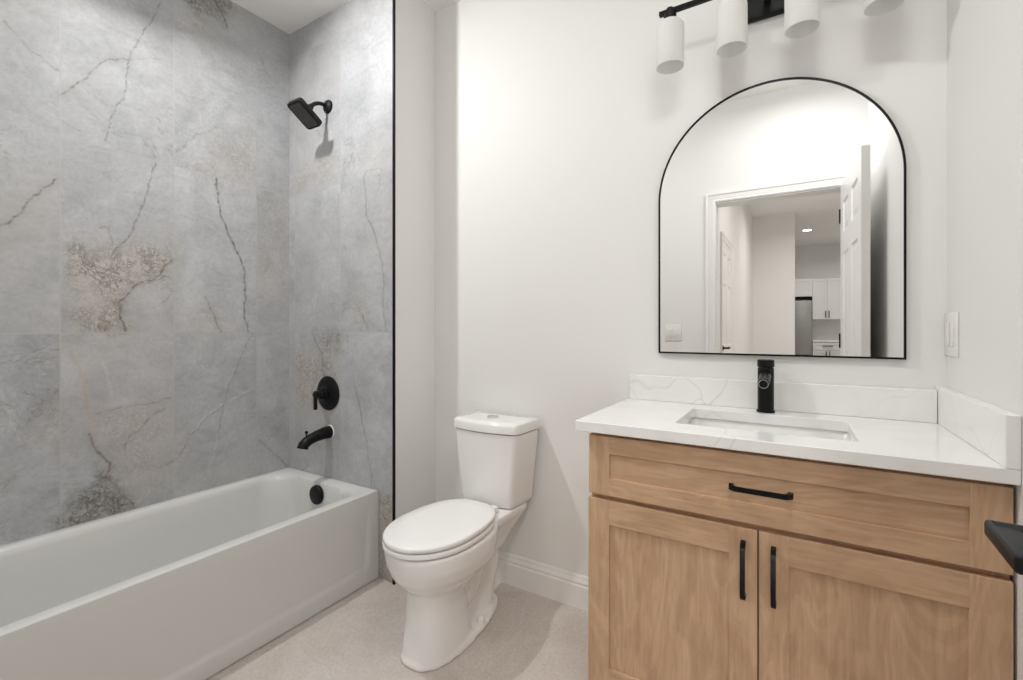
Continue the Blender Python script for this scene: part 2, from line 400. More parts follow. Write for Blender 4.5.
def marble():
    n = NT('grey_marble_tile'); v = n.coord()
    at_ = lambda nm: n.n('ShaderNodeAttribute', attribute_name=nm)
    cell = at_('tile_seed').outputs['Fac']
    sep = n.n('ShaderNodeCombineXYZ'); n.l(n.math('MULTIPLY', cell, 17.3), sep.inputs[0]); n.l(n.math('MULTIPLY', cell, 9.1), sep.inputs[1]); n.l(n.math('MULTIPLY', cell, 5.7), sep.inputs[2])
    add = n.n('ShaderNodeVectorMath', operation='ADD'); n.l(v, add.inputs[0]); n.l(sep.outputs[0], add.inputs[1]); vv = add.outputs[0]
    stv = n.n('ShaderNodeMapping'); stv.inputs['Scale'].default_value = (1.0, 1.0, 1.7); stv.inputs['Rotation'].default_value = (0.5, 0.3, 0); n.l(vv, stv.inputs['Vector'])
    cloud = n.noise(vv, 3.0, 7, 0.6, 0.8); mid = n.noise(stv.outputs[0], 8, 9, 0.68, 0.9); fine = n.noise(vv, 70, 5, 0.65)
    base = n.ramp(cloud.outputs[0], [(0.28, (0.355, 0.363, 0.378)), (0.5, (0.45, 0.458, 0.474)), (0.72, (0.54, 0.548, 0.565))])
    base = n.mix(0.75, base, n.ramp(mid.outputs[0], [(0.3, (0.80, 0.80, 0.80)), (0.5, (1, 1, 1)), (0.7, (1.12, 1.12, 1.12))]), 'MULTIPLY')
    base = n.mix(0.5, base, n.ramp(fine.outputs[0], [(0.32, (0.80, 0.80, 0.80)), (0.68, (1.12, 1.12, 1.12))]), 'MULTIPLY')
    warm = n.ramp(n.noise(vv, 1.6, 4).outputs[0], [(0.45, 0.0), (0.75, 0.55)])
    base = n.mix(warm, base, (0.455, 0.435, 0.41))
    # hair-thin whitish and grey threads everywhere
    r1 = n.math('ABSOLUTE', n.math('SUBTRACT', n.noise(vv, 4.2, 7, 0.6, 1.5).outputs[0], 0.5))
    gate = n.ramp(n.noise(vv, 2.1, 3).outputs[0], [(0.50, 0.0), (0.62, 1.0)])
    base = n.mix(n.math('MULTIPLY', n.ramp(r1, [(0.0, 0.5), (0.010, 0.0)]), gate), base, (0.60, 0.60, 0.60))
    r2 = n.math('ABSOLUTE', n.math('SUBTRACT', n.noise(vv, 3.1, 6, 0.6, 0.9).outputs[0], 0.46))
    gate2 = n.ramp(n.noise(vv, 1.7, 3).outputs[0], [(0.52, 0.0), (0.64, 1.0)])
    base = n.mix(n.math('MULTIPLY', n.ramp(r2, [(0.0, 0.65), (0.007, 0.0)]), gate2), base, (0.24, 0.22, 0.20))
    # brecciated patches: a net of fine brown lines, gated by the patch masks
    warp = n.n('ShaderNodeVectorMath', operation='SCALE'); warp.inputs['Scale'].default_value = 0.10
    n.l(n.noise(vv, 9, 5, 0.65).outputs[1], warp.inputs[0])
    add2 = n.n('ShaderNodeVectorMath', operation='ADD'); n.l(vv, add2.inputs[0]); n.l(warp.outputs[0], add2.inputs[1])
    def net(scale, w):
        vo = n.n('ShaderNodeTexVoronoi', feature='DISTANCE_TO_EDGE'); vo.inputs['Scale'].default_value = scale
        n.l(add2.outputs[0], vo.inputs['Vector'])
        return n.ramp(vo.outputs['Distance'], [(0.0, 1.0), (w, 0.0)])
    rn = n.math('ABSOLUTE', n.math('SUBTRACT', n.noise(vv, 15, 9, 0.62, 1.3).outputs[0], 0.5))
    web = n.math('MAXIMUM', n.math('MULTIPLY', net(13, 0.05), 0.7), n.ramp(rn, [(0.0, 1.0), (0.035, 0.0)]))
    rn2 = n.math('ABSOLUTE', n.math('SUBTRACT', n.noise(vv, 34, 8, 0.62, 1.0).outputs[0], 0.5))
    web = n.math('MAXIMUM', web, n.math('MULTIPLY', n.ramp(rn2, [(0.0, 1.0), (0.05, 0.0)]), 0.75))
    webgate = n.ramp(n.noise(vv, 12, 4, 0.6).outputs[0], [(0.36, 0.25), (0.55, 1.0)])
    web = n.math('MULTIPLY', web, webgate)
    pb = at_('patch_brown').outputs['Fac']; po = at_('patch_olive').outputs['Fac']; pl = at_('patch_light').outputs['Fac']
    base = n.mix(n.math('MULTIPLY', pb, 0.60), base, (0.53, 0.487, 0.43))
    base = n.mix(n.math('MULTIPLY', pl, 0.65), base, (0.53, 0.50, 0.475))
    base = n.mix(n.math('MULTIPLY', po, 0.55), base, (0.30, 0.29, 0.25))
    lt = n.ramp(n.noise(vv, 26, 6, 0.65).outputs[0], [(0.52, 0.0), (0.66, 1.0)])
    anyp = n.math('MAXIMUM', pb, po)
    base = n.mix(n.math('MULTIPLY', n.math('MULTIPLY', anyp, lt), 0.45), base, (0.58, 0.56, 0.53))
    base = n.mix(n.math('MULTIPLY', n.math('MULTIPLY', pb, web), 1.25, True), base, (0.185, 0.15, 0.115))
    base = n.mix(n.math('MULTIPLY', n.math('MULTIPLY', pl, web), 0.75), base, (0.28, 0.22, 0.19))
    base = n.mix(n.math('MULTIPLY', n.math('MULTIPLY', po, web), 0.95, True), base, (0.075, 0.07, 0.055))
    # drawn veins
    gr = n.ramp(n.noise(vv, 55, 4, 0.6).outputs[0], [(0.32, 0.45), (0.55, 1.0)])
    base = n.mix(at_('vein_white').outputs['Fac'], base, (0.66, 0.655, 0.65))
    base = n.mix(n.math('MULTIPLY', at_('vein_tan').outputs['Fac'], gr), base, (0.47, 0.35, 0.25))
    base = n.mix(n.math('MULTIPLY', at_('vein_brown').outputs['Fac'], gr), base, (0.15, 0.115, 0.085))
    base = n.mix(at_('vein_dark').outputs['Fac'], base, (0.13, 0.125, 0.12))
    base = n.mix(at_('grout').outputs['Fac'], base, (0.47, 0.465, 0.46))
    n.set(base, 0.36, 0, 0.45)
    return n.m
M['marble'] = marble()

def seg_dist(U, V, pts):
    d = np.full(U.shape, 9.0)
    for (x0, y0), (x1, y1) in zip(pts[:-1], pts[1:]):
        dx, dy = x1 - x0, y1 - y0; L = dx * dx + dy * dy + 1e-12
        t = np.clip(((U - x0) * dx + (V - y0) * dy) / L, 0, 1)
        d = np.minimum(d, np.hypot(U - x0 - t * dx, V - y0 - t * dy))
    return d
def poly_mask(U, V, pts, soft):
    ins = np.zeros(U.shape, bool); n = len(pts)
    for i in range(n):
        x0, y0 = pts[i]; x1, y1 = pts[(i + 1) % n]
        if abs(y1 - y0) < 1e-9: continue
        c = ((y0 > V) != (y1 > V)) & (U < (x1 - x0) * (V - y0) / (y1 - y0) + x0); ins ^= c
    d = seg_dist(U, V, list(pts) + [pts[0]])
    s = np.where(ins, d, -d)
    return np.clip(0.5 + s / soft, 0, 1)
def wobble(U, V, seed, amp, freqs=(9, 21, 47)):
    r = np.random.RandomState(seed); o = np.zeros(U.shape)
    for f in freqs:
        a, b, p, q = r.rand(4)
        o += np.sin(U * f * (0.7 + a) * 2 + V * f * (0.7 + b) * 3 + p * 6.28) * np.cos(V * f * (0.6 + a) * 2.3 - U * f * b + q * 6.28) / (f / freqs[0]) ** 0.8
    return o * amp

def tile_wall(name, us, vs, place, veins, patches, ujoints, vjoints, seed):
    U, V = np.meshgrid(us, vs, indexing='ij'); nu, nv = U.shape
    me = bpy.data.meshes.new(name)
    co = place(U.ravel(), V.ravel())
    me.vertices.add(nu * nv); me.vertices.foreach_set('co', co.ravel())
    i, j = np.meshgrid(np.arange(nu - 1), np.arange(nv - 1), indexing='ij')
    a = (i * nv + j).ravel(); q = np.stack([a, a + nv, a + nv + 1, a + 1], 1)
    nf = len(q); me.loops.add(nf * 4); me.polygons.add(nf)
    me.polygons.foreach_set('loop_start', np.arange(nf) * 4)
    me.loops.foreach_set('vertex_index', q.ravel()); me.update(calc_edges=True)
    def attr(nm, arr):
        at_ = me.attributes.new(nm, 'FLOAT', 'POINT'); at_.data.foreach_set('value', arr.ravel().astype(np.float32))
    Uw = U + wobble(U, V, seed, 0.0040, (14, 37, 80)); Vw = V + wobble(V, U, seed + 5, 0.0040, (14, 37, 80))
    ch = {k: np.zeros(U.shape) for k in 'dbtw'}
    for w, c, pts in veins:
        d = seg_dist(Uw, Vw, pts); wl_ = 0.55 + 0.45 * np.clip(wobble(U * 3.1, V * 2.7, seed + 17, 1.0), -1, 1)
        r = (0.0021 * w) * (0.5 + wl_)
        m = np.clip((r + 0.0024 - d) / 0.0034, 0, 1) * min(1, 0.30 + w * 0.62) * (0.6 + 0.4 * wl_)
        halo = np.exp(-(d / (0.010 + 0.006 * w)) ** 2) * 0.16 * w
        ch[c] = np.maximum(ch[c], np.maximum(m, halo if c in 'bt' else halo * 0.5))
    P = {k: np.zeros(U.shape) for k in 'bol'}
    Ux = U + wobble(U, V, seed + 9, 0.02); Vx = V + wobble(V, U, seed + 3, 0.02)
    for c, s, pts in patches: P[c] = np.maximum(P[c], poly_mask(Ux, Vx, pts, 0.07) * s)
    iu = np.searchsorted(ujoints, U); iv = np.searchsorted(vjoints, V)
    attr('tile_seed', ((iu * 7 + iv * 13 + seed) % 11) / 11.0)
    g = np.zeros(U.shape)
    for uj in ujoints: g = np.maximum(g, np.clip((0.0030 - abs(U - uj)) / 0.0020, 0, 1))
    for vj in vjoints: g = np.maximum(g, np.clip((0.0030 - abs(V - vj)) / 0.0020, 0, 1))
    attr('grout', g * 0.45)
    for nm, k in (('vein_dark', 'd'), ('vein_brown', 'b'), ('vein_tan', 't'), ('vein_white', 'w')): attr(nm, ch[k])
    for nm, k in (('patch_brown', 'b'), ('patch_olive', 'o'), ('patch_light', 'l')): attr(nm, P[k])
    return new_obj(name, me, M['marble'])

# ---------------------------------------------------------------- room shell
XL, XT, XR = -2.335, -1.545, 0.366      # tub wall, tile end / return wall, right wall
YW, YB, YD = 1.497, 1.776, -0.03        # wet wall, back wall, door wall
ZC = 2.743; DW0, DW1, DH = -0.492, 0.275, 2.045   # ceiling height; door opening
T = 0.12
vj = [0.398, 1.134, 1.870, 2.606]
us = np.concatenate([np.linspace(YD, 0.40, 30)[:-1], np.arange(0.40, YW, 0.0042), [YW]])
vs = np.concatenate([[0.0, 0.2], np.arange(0.385, ZC, 0.0042), [ZC]])
wl = struct(tile_wall('wall_left', us, vs, lambda u, v: np.stack([np.full(u.shape, XL), u, v], 1),
    VEINS_LEFT, PATCH_LEFT, [-0.152, 0.216, 0.584, 0.953, 1.319], vj, 3))
us = np.concatenate([np.arange(XL, XT, 0.0042), [XT]])
vs = np.concatenate([np.arange(0.0, ZC, 0.0045), [ZC]])
ww = struct(tile_wall('wall_shower', us, vs, lambda u, v: np.stack([u, np.full(u.shape, YW), v], 1),
    VEINS_WET, PATCH_WET, [-2.283, -1.915], vj, 8))
# the studs behind the tile, the return and the painted walls
def wallbox(name, x0, x1, y0, y1, z0, z1, mat='wall'):
    return struct(MB().box(x0, x1, y0, y1, z0, z1).obj(name, M[mat], smooth=None))
wallbox('wall_return', XL - T, XT, YW + 0.002, YB + T, 0, ZC)
wallbox('wall_left_core', XL - T, XL - 0.002, YD - T, YW + 0.001, 0, ZC).name = 'wall_outer'
wallbox('wall_back', XT + 0.0005, XR, YB, YB + T, 0, ZC)
wallbox('wall_right', XR, XR + T, YD - T, YB + T, 0, ZC)
m = MB(); m.box(XL, DW0, YD - T, YD, 0, ZC); m.box(DW1, XR, YD - T, YD, 0, ZC); m.box(DW0, DW1, YD - T, YD, DH, ZC)
struct(m.obj('wall_front', M['wall'], smooth=None))
struct(MB().box(XL - T, XR + T, YD - T, YB + T, ZC, ZC + 0.1).obj('ceiling', M['ceiling'], smooth=None))
struct(MB().box(-4.0, 4.0, -9.0, YB + T, -0.1, 0).obj('floor', M['floor'], smooth=None))
# black metal edge where the tile stops
struct(MB().box(XT - 0.004, XT + 0.008, YW - 0.008, YW + 0.002, 0.0, ZC, 0.0015, 1).obj('trim_1', M['black']), 'thin matte black metal strip closing the edge of the shower tile', 'trim')

def base_profile(h=0.135, t=0.015):
    return [(0, 0), (t, 0), (t, h * 0.68), (t * 0.72, h * 0.72), (t * 0.72, h * 0.76), (t * 0.95, h * 0.79), (t * 0.62, h * 0.88), (t * 0.5, h * 0.91), (t * 0.5, h * 0.95), (t * 0.28, h), (0, h)]
def baseboard(name, p0, p1, nrm):
    """profile swept from p0 to p1, standing out along nrm"""
    a, b, nn = Vector(p0), Vector(p1), Vector(nrm)
    rings = [[p + nn * u + Vector((0, 0, z)) for u, z in base_profile()] for p in (a, b)]
    return struct(MB().loft(rings).obj(name, M['trim'], smooth=25))
baseboard('baseboard_back', (XT + 0.016, YB, 0), (-0.53, YB, 0), (0, -1, 0))
baseboard('baseboard_return', (XT, YW + 0.012, 0), (XT, YB, 0), (1, 0, 0))
baseboard('baseboard_right', (XR, 0.80, 0), (XR, 1.27, 0), (-1, 0, 0))
baseboard('baseboard_front', (-1.60, YD, 0), (DW0 - 0.075, YD, 0), (0, 1, 0))

# ---------------------------------------------------------------- door opening, casing, open six-panel door
def casing(name, x0, x1, h, y, ny, w=0.062):
    """mitred casing around an opening in a wall y = const, standing out along ny"""
    prof = [(0, 0), (0, 0.010), (0.008, 0.014), (0.016, 0.010), (0.022, 0.012), (0.044, 0.016), (0.050, 0.021), (w, 0.021), (w, 0)]
    rings = []
    for (cx, cz, dx, dz) in ((x0, 0, -1, 0), (x0, h, -1, 1), (x1, h, 1, 1), (x1, 0, 1, 0)):
        rings.append([(cx + dx * u, y + ny * t, cz + dz * u) for u, t in prof])
    return MB().loft(rings).obj(name, M['trim'], smooth=20)
struct(casing('trim_2', DW0 + 0.004, DW1 - 0.004, DH + 0.004, YD, 1))
struct(casing('trim_3', DW0 + 0.004, DW1 - 0.004, DH + 0.004, YD - T, -1))
m = MB(); m.box(DW0, DW0 + 0.006, YD - T, YD, 0, DH); m.box(DW1 - 0.006, DW1, YD - T, YD, 0, DH); m.box(DW0, DW1, YD - T, YD, DH - 0.006, DH)
struct(m.obj('trim_4', M['trim'], smooth=None))

def panel_door(name, W, H, TH, panels, parent=None, mat='trim'):
    """door leaf along +u (0..W), thickness 0..TH; panels = (u0,u1,z0,z1) sunk on both faces with a raised field"""
    bm = bmesh.new()
    us = sorted(set([0, W] + [p[0] for p in panels] + [p[1] for p in panels])); zs = sorted(set([0, H] + [p[2] for p in panels] + [p[3] for p in panels]))
    def quad(a, b, c, d): bm.faces.new([bm.verts.new(p) for p in (a, b, c, d)])
    def inpanel(u, z): return any(p[0] < u < p[1] and p[2] < z < p[3] for p in panels)
    for y, s in ((0, 1), (TH, -1)):
        for u0, u1 in zip(us[:-1], us[1:]):
            for z0, z1 in zip(zs[:-1], zs[1:]):
                if not inpanel((u0 + u1) / 2, (z0 + z1) / 2): quad((u0, y, z0), (u1, y, z0), (u1, y, z1), (u0, y, z1))
        for p in panels:
            steps = [(0, 0), (0.008, 0.008), (0.020, 0.009), (0.045, 0.003)]
            for (i0, d0), (i1, d1) in zip(steps[:-1], steps[1:]):
                a = [(p[0] + i0, y + s * d0, p[2] + i0), (p[1] - i0, y + s * d0, p[2] + i0), (p[1] - i0, y + s * d0, p[3] - i0), (p[0] + i0, y + s * d0, p[3] - i0)]
                b = [(p[0] + i1, y + s * d1, p[2] + i1), (p[1] - i1, y + s * d1, p[2] + i1), (p[1] - i1, y + s * d1, p[3] - i1), (p[0] + i1, y + s * d1, p[3] - i1)]
                for k in range(4): quad(a[k], a[(k + 1) % 4], b[(k + 1) % 4], b[k])
            quad(*b)
    for a, b in (((0, 0), (W, 0)), ((W, 0), (W, H)), ((W, H), (0, H)), ((0, H), (0, 0))):
        quad((a[0], 0, a[1]), (b[0], 0, b[1]), (b[0], TH, b[1]), (a[0], TH, a[1]))
    bmesh.ops.remove_doubles(bm, verts=bm.verts, dist=1e-5); bmesh.ops.recalc_face_normals(bm, faces=bm.faces)
    me = bpy.data.meshes.new(name); bm.to_mesh(me); bm.free()
    return new_obj(name, me, M[mat], parent)
def six_panels(W):
    c = W / 2; a, b, g = 0.115, W - 0.115, 0.055
    return [(u0, u1, z0, z1) for (u0, u1) in ((a, c - g), (c + g, b)) for (z0, z1) in ((0.22, 0.80), (0.97, 1.60), (1.72, 1.91))]
DL = 0.76
door = struct(panel_door('door_1', DL, 2.025, 0.035, six_panels(DL)), 'white six-panel door standing open against the right wall', 'door')
door.location = (0.271, YD + 0.005, 0.012)
door.rotation_euler = (0, 0, math.radians(87.6))      # u runs towards +Y, thickness towards -X
def door_lever(parent):
    """black square lever; door local frame: u = along the leaf, y<0 / y>TH = out of the faces; the bathroom side is y > TH"""
    u = DL - 0.070; z = 0.928; y0 = 0.035
    m = MB()
    m.box(u - 0.030, u + 0.030, y0, y0 + 0.009, z - 0.032, z + 0.032, 0.003, 2)
    rose = m.obj('rose', M['black_satin'], parent)
    m = MB(); m.lathe([(0.0155, 0), (0.0155, 0.020), (0.011, 0.024), (0.011, 0.083)], M=Matrix.Rotation(-PI / 2, 4, 'X') , center=(u, y0 + 0.008, z))
    m.box(u - 0.085, u + 0.013, y0 + 0.072, y0 + 0.096, z - 0.009, z + 0.009, 0.004, 3)
    return m.obj('door_handle', M['black_satin'], parent)
door_lever(door)
for zz in (0.25, 1.02, 1.80):
    MB().lathe([(0.006, 0), (0.006, 0.09)], center=(-0.004, 0.037, zz), seg=12).obj('hinge', M['black'], door)

# ---------------------------------------------------------------- hallway and kitchen seen in the mirror
ZH = 3.05
wallbox('wall_hall_left', -0.76, -0.635, -5.3, -1.12 , 0, ZH)
wallbox('wall_hall_near', -4.0, DW0 - 0.10, YD - T - 0.001, YD - T, 0, ZH)
wallbox('wall_hall_end', -4.0, -0.02, -5.42, -5.3, 0, ZH)
wallbox('wall_hall_right', 1.60, 1.72, -9.0, YD - T, 0, ZH)
wallbox('wall_hall_west', -4.1, -4.0, -9.0, YD - T, 0, ZH)
wallbox('wall_kitchen', -4.0, 4.0, -9.1, -9.0, 0, ZH)
m = MB(); m.box(-4.0, XL - T, YD - T - 0.01, YD - T, 0, ZH); m.box(XR + T, 1.6, YD - T - 0.01, YD - T, 0, ZH); m.box(-4, 1.6, YD - T - 0.011, YD - T - 0.001, ZC, ZH)
struct(m.obj('wall_hall_front', M['wall'], smooth=None))
struct(MB().box(-4.1, 4.1, -9.1, YD - T - 0.001, ZH, ZH + 0.1).obj('ceiling_hall', M['ceiling'], smooth=None))
# closet door with casing in the left hall wall
cs = casing('trim_5', -2.30, -1.45, 2.04, -0.635, 1)
cs.rotation_euler = (0, 0, -PI / 2); cs.location = (0, 0, 0)
# rotate so the wall y=const becomes x=const: (x,y)->(y,-x)
cs.location = (0, -3.75 + 0.0, 0); struct(cs)
d2 = struct(panel_door('door_2', 0.84, 2.03, 0.035, six_panels(0.84)), 'white six-panel closet door in the hallway wall', 'door')
d2.location = (-0.628, -2.295, 0.01); d2.rotation_euler = (0, 0, PI / 2)
MB().lathe([(0.026, 0), (0.026, 0.008), (0.010, 0.012), (0.010, 0.05)], M=Matrix.Rotation(PI / 2, 4, 'X'), center=(0.78, 0, 0.95)).box(0.67, 0.79, -0.062, -0.045, 0.94, 0.96, 0.003).obj('door_handle', M['black'], d2)

def downlight(name, x, y, z, r, label, strength, ring='trim', grp=None):
    t = thing(name, label, 'ceiling light', (x, y, z), grp)
    MB().lathe([(r + 0.022, 0), (r + 0.022, -0.004), (r + 0.004, -0.008), (r, -0.004), (r, 0)], seg=40, cap=False).obj('trim_ring', M[ring], t)
    MB().lathe([(r * 0.999, -0.0015), (r * 0.999, -0.003)], seg=40).obj('lens', emit('lamp_lens', (1, 0.97, 0.93), strength), t)
    return t
downlight('recessed_downlight', TUB_LIGHT[0], TUB_LIGHT[1], ZC, 0.05, 'small round recessed downlight in the ceiling over the bathtub', 6.0, grp='recessed ceiling downlights')
names = ['round recessed downlight in the hallway ceiling nearest the bathroom door', 'round recessed downlight in the middle of the hallway ceiling',
         'lit recessed downlight in the ceiling before the kitchen, seen in the mirror', 'round recessed downlight in the ceiling beside the kitchen cabinets']
for L, nm in zip(HALL_LIGHTS, names): downlight('recessed_downlight', L[0], L[1], ZH, L[3] / 2, nm, 8.0, grp='recessed ceiling downlights')
t = thing('flush_ceiling_light', 'flat round white ceiling light in the middle of the bathroom', 'ceiling light', (ROOM_FILL[0], ROOM_FILL[1], ZC))  # unseen fixture body added around the fill lamp
MB().lathe([(0.23, 0), (0.23, -0.05), (0.225, -0.056), (0.217, -0.056)], seg=56).obj('housing', M['trim'], t)
MB().lathe([(0.215, -0.0565), (0.215, -0.066), (0.205, -0.070)], seg=56).obj('diffuser', emit('diffuser_lens', (1, 0.97, 0.94), 3.0), t)

YK = -8.45                                  # front of the wall cabinets; the base units and fridge stand on the same wall
def shaker_front(m, x0, x1, z0, z1, y, th=0.018, st=0.055):
    m.box(x0, x0 + st, y, y + th, z0, z1); m.box(x1 - st, x1, y, y + th, z0, z1)
    m.box(x0 + st, x1 - st, y, y + th, z0, z0 + st); m.box(x0 + st, x1 - st, y, y + th, z1 - st, z1)
    m.box(x0 + st, x1 - st, y, y + th - 0.009, z0 + st, z1 - st)
def kitchen_unit(name, label, x0, x1, z0, z1, y0, y1, fronts):
    t = thing(name, label, 'cabinet', ((x0 + x1) / 2, (y0 + y1) / 2, z0), 'kitchen wall cabinets' if z0 > 1 else 'kitchen base cabinets')
    MB().box(x0, x1, y0, y1, z0, z1).obj('body', M['kitchen_white'], t, None)
    for kind, a, b, c, d, hx, hz, vert in fronts:
        m = MB(); shaker_front(m, a, b, c, d, y1 + 0.001); f = m.obj(kind, M['kitchen_white'], t, None)
        m = MB()
        if vert: m.box(hx - 0.007, hx + 0.007, y1 + 0.03, y1 + 0.045, hz - 0.075, hz + 0.075); m.box(hx - 0.004, hx + 0.004, y1 + 0.018, y1 + 0.031, hz - 0.06, hz - 0.05); m.box(hx - 0.004, hx + 0.004, y1 + 0.018, y1 + 0.031, hz + 0.05, hz + 0.06)
        else: m.box(hx - 0.09, hx + 0.09, y1 + 0.03, y1 + 0.045, hz - 0.007, hz + 0.007); m.box(hx - 0.07, hx - 0.06, y1 + 0.018, y1 + 0.031, hz - 0.004, hz + 0.004); m.box(hx + 0.06, hx + 0.07, y1 + 0.018, y1 + 0.031, hz - 0.004, hz + 0.004)
        m.obj('handle', M['black'], f, None)
    rebase(t); return t
kitchen_unit('kitchen_wall_cabinet', 'white two-door kitchen wall cabinet above the counter, seen in the mirror', 0.30, 0.85, 1.36, 2.25, -8.99, -8.63,
    [('door', 0.303, 0.573, 1.363, 2.247, 0.545, 1.47, True), ('door', 0.577, 0.847, 1.363, 2.247, 0.605, 1.47, True)])
kitchen_unit('kitchen_wall_cabinet', 'white kitchen wall cabinet right over the refrigerator, seen in the mirror', -0.62, 0.295, 1.86, 2.25, -8.99, -8.45,
    [('door', -0.617, -0.165, 1.863, 2.247, -0.19, 1.95, True), ('door', -0.161, 0.292, 1.863, 2.247, -0.13, 1.95, True)])
kitchen_unit('kitchen_wall_cabinet', 'white kitchen wall cabinet at the far right of the counter run', 0.853, 1.58, 1.36, 2.25, -8.99, -8.63,
    [('door', 0.856, 1.215, 1.363, 2.247, 1.18, 1.47, True), ('door', 1.219, 1.577, 1.363, 2.247, 1.25, 1.47, True)])
kitchen_unit('kitchen_base_cabinet', 'white kitchen base cabinet with a drawer over two doors, seen in the mirror', 0.30, 0.85, 0.0, 0.87, -8.99, -8.40,
    [('drawer', 0.303, 0.847, 0.70, 0.86, 0.575, 0.785, False), ('door', 0.303, 0.573, 0.10, 0.69, 0.545, 0.60, True), ('door', 0.577, 0.847, 0.10, 0.69, 0.605, 0.60, True)])
kitchen_unit('kitchen_base_cabinet', 'white kitchen base cabinet at the far right of the counter run', 0.853, 1.58, 0.0, 0.87, -8.99, -8.40,
    [('drawer', 0.856, 1.577, 0.70, 0.86, 1.215, 0.785, False), ('door', 0.856, 1.215, 0.10, 0.69, 1.18, 0.60, True), ('door', 1.219, 1.577, 0.10, 0.69, 1.25, 0.60, True)])
tag(MB().box(0.30, 1.58, -8.99, -8.37, 0.871, 0.905, 0.003).obj('kitchen_countertop', M['quartz']), 'pale kitchen counter slab beside the refrigerator, seen in the mirror', 'countertop')
t = thing('refrigerator', 'grey steel refrigerator at the far end of the hallway, seen in the mirror', 'refrigerator', (-0.16, -8.6, 0))
MB().box(-0.60, 0.28, -8.99, -8.25, 0.02, 1.76, 0.006).obj('body', M['steel'], t)
MB().box(-0.60, -0.165, -8.249, -8.20, 0.60, 1.76, 0.008).obj('door', M['steel'], t)
MB().box(-0.155, 0.28, -8.249, -8.20, 0.60, 1.76, 0.008).obj('door', M['steel'], t)
MB().box(-0.60, 0.28, -8.249, -8.20, 0.05, 0.59, 0.008).obj('freezer_drawer', M['steel'], t)
MB().box(-0.61, 0.29, -8.99, -8.3, 1.762, 1.80).obj('hinge_cover', M['black'], t)  # dark strip across the refrigerator top
rebase(t)

# ---------------------------------------------------------------- bathtub
def rrect(x0, x1, y0, y1, r, n=12, rs=None):
    """rounded rectangle, 4*n points; rs radii for corners (x1y1, x0y1, x0y0, x1y0)"""
    rs = rs or [r] * 4; out = []
    for (cx, cy, a0), rr in zip(((x1, y1, 0), (x0, y1, PI / 2), (x0, y0, PI), (x1, y0, 3 * PI / 2)), rs):
        sx = -1 if cx == x1 else 1; sy = -1 if cy == y1 else 1
        for k in range(n):
            a = a0 + (PI / 2) * k / (n - 1)
            out.append((cx + sx * rr + rr * math.cos(a), cy + sy * rr + rr * math.sin(a)))
    return out
TX0, TX1, TY0, TY1, TZ = XL + 0.001, -1.643, YD + 0.001, YW - 0.002, 0.405
tub = thing('bathtub', 'glossy white alcove bathtub with a flat apron under the grey tiled walls', 'bathtub', ((TX0 + TX1) / 2, (TY0 + TY1) / 2, 0))
def tub_basin():
    N = 20; rings = []
    def R(x0, x1, y0, y1, z, r): rings.append([(x, y, z) for x, y in rrect(x0, x1, y0, y1, r, N)])
    # outside skirt hidden by apron and walls, rim, soft roll, steep walls, floor of the basin
    R(TX0, TX1 - 0.012, TY0, TY1, 0.02, 0.004)
    R(TX0, TX1 - 0.012, TY0, TY1, TZ - 0.03, 0.004)
    R(TX0, TX1 - 0.001, TY0, TY1, TZ - 0.006, 0.004)
    R(TX0, TX1 - 0.003, TY0, TY1, TZ - 0.001, 0.005)
    R(TX0 + 0.002, TX1 - 0.008, TY0 + 0.002, TY1 - 0.002, TZ, 0.008)
    R(TX0 + 0.030, TX1 - 0.050, TY0 + 0.060, TY1 - 0.028, TZ - 0.001, 0.09)
    a = [(0.040, 0.060, 0.075, 0.040, 0.004, 0.10), (0.047, 0.068, 0.082, 0.060, 0.010, 0.12), (0.052, 0.073, 0.09, 0.068, 0.030, 0.13),
         (0.060, 0.080, 0.12, 0.075, 0.12, 0.14), (0.072, 0.092, 0.18, 0.088, 0.25, 0.14), (0.085, 0.105, 0.22, 0.105, 0.31, 0.13),
         (0.11, 0.13, 0.26, 0.13, 0.345, 0.11), (0.15, 0.17, 0.32, 0.17, 0.355, 0.08), (0.25, 0.27, 0.5, 0.35, 0.36, 0.04)]
    for l, r, b, f, dz, rr in a: R(TX0 + l, TX1 - r, TY0 + b, TY1 - f, TZ - dz, rr)
    return MB().loft(rings).obj('basin', M['acrylic'], tub, 50)
tub_basin()
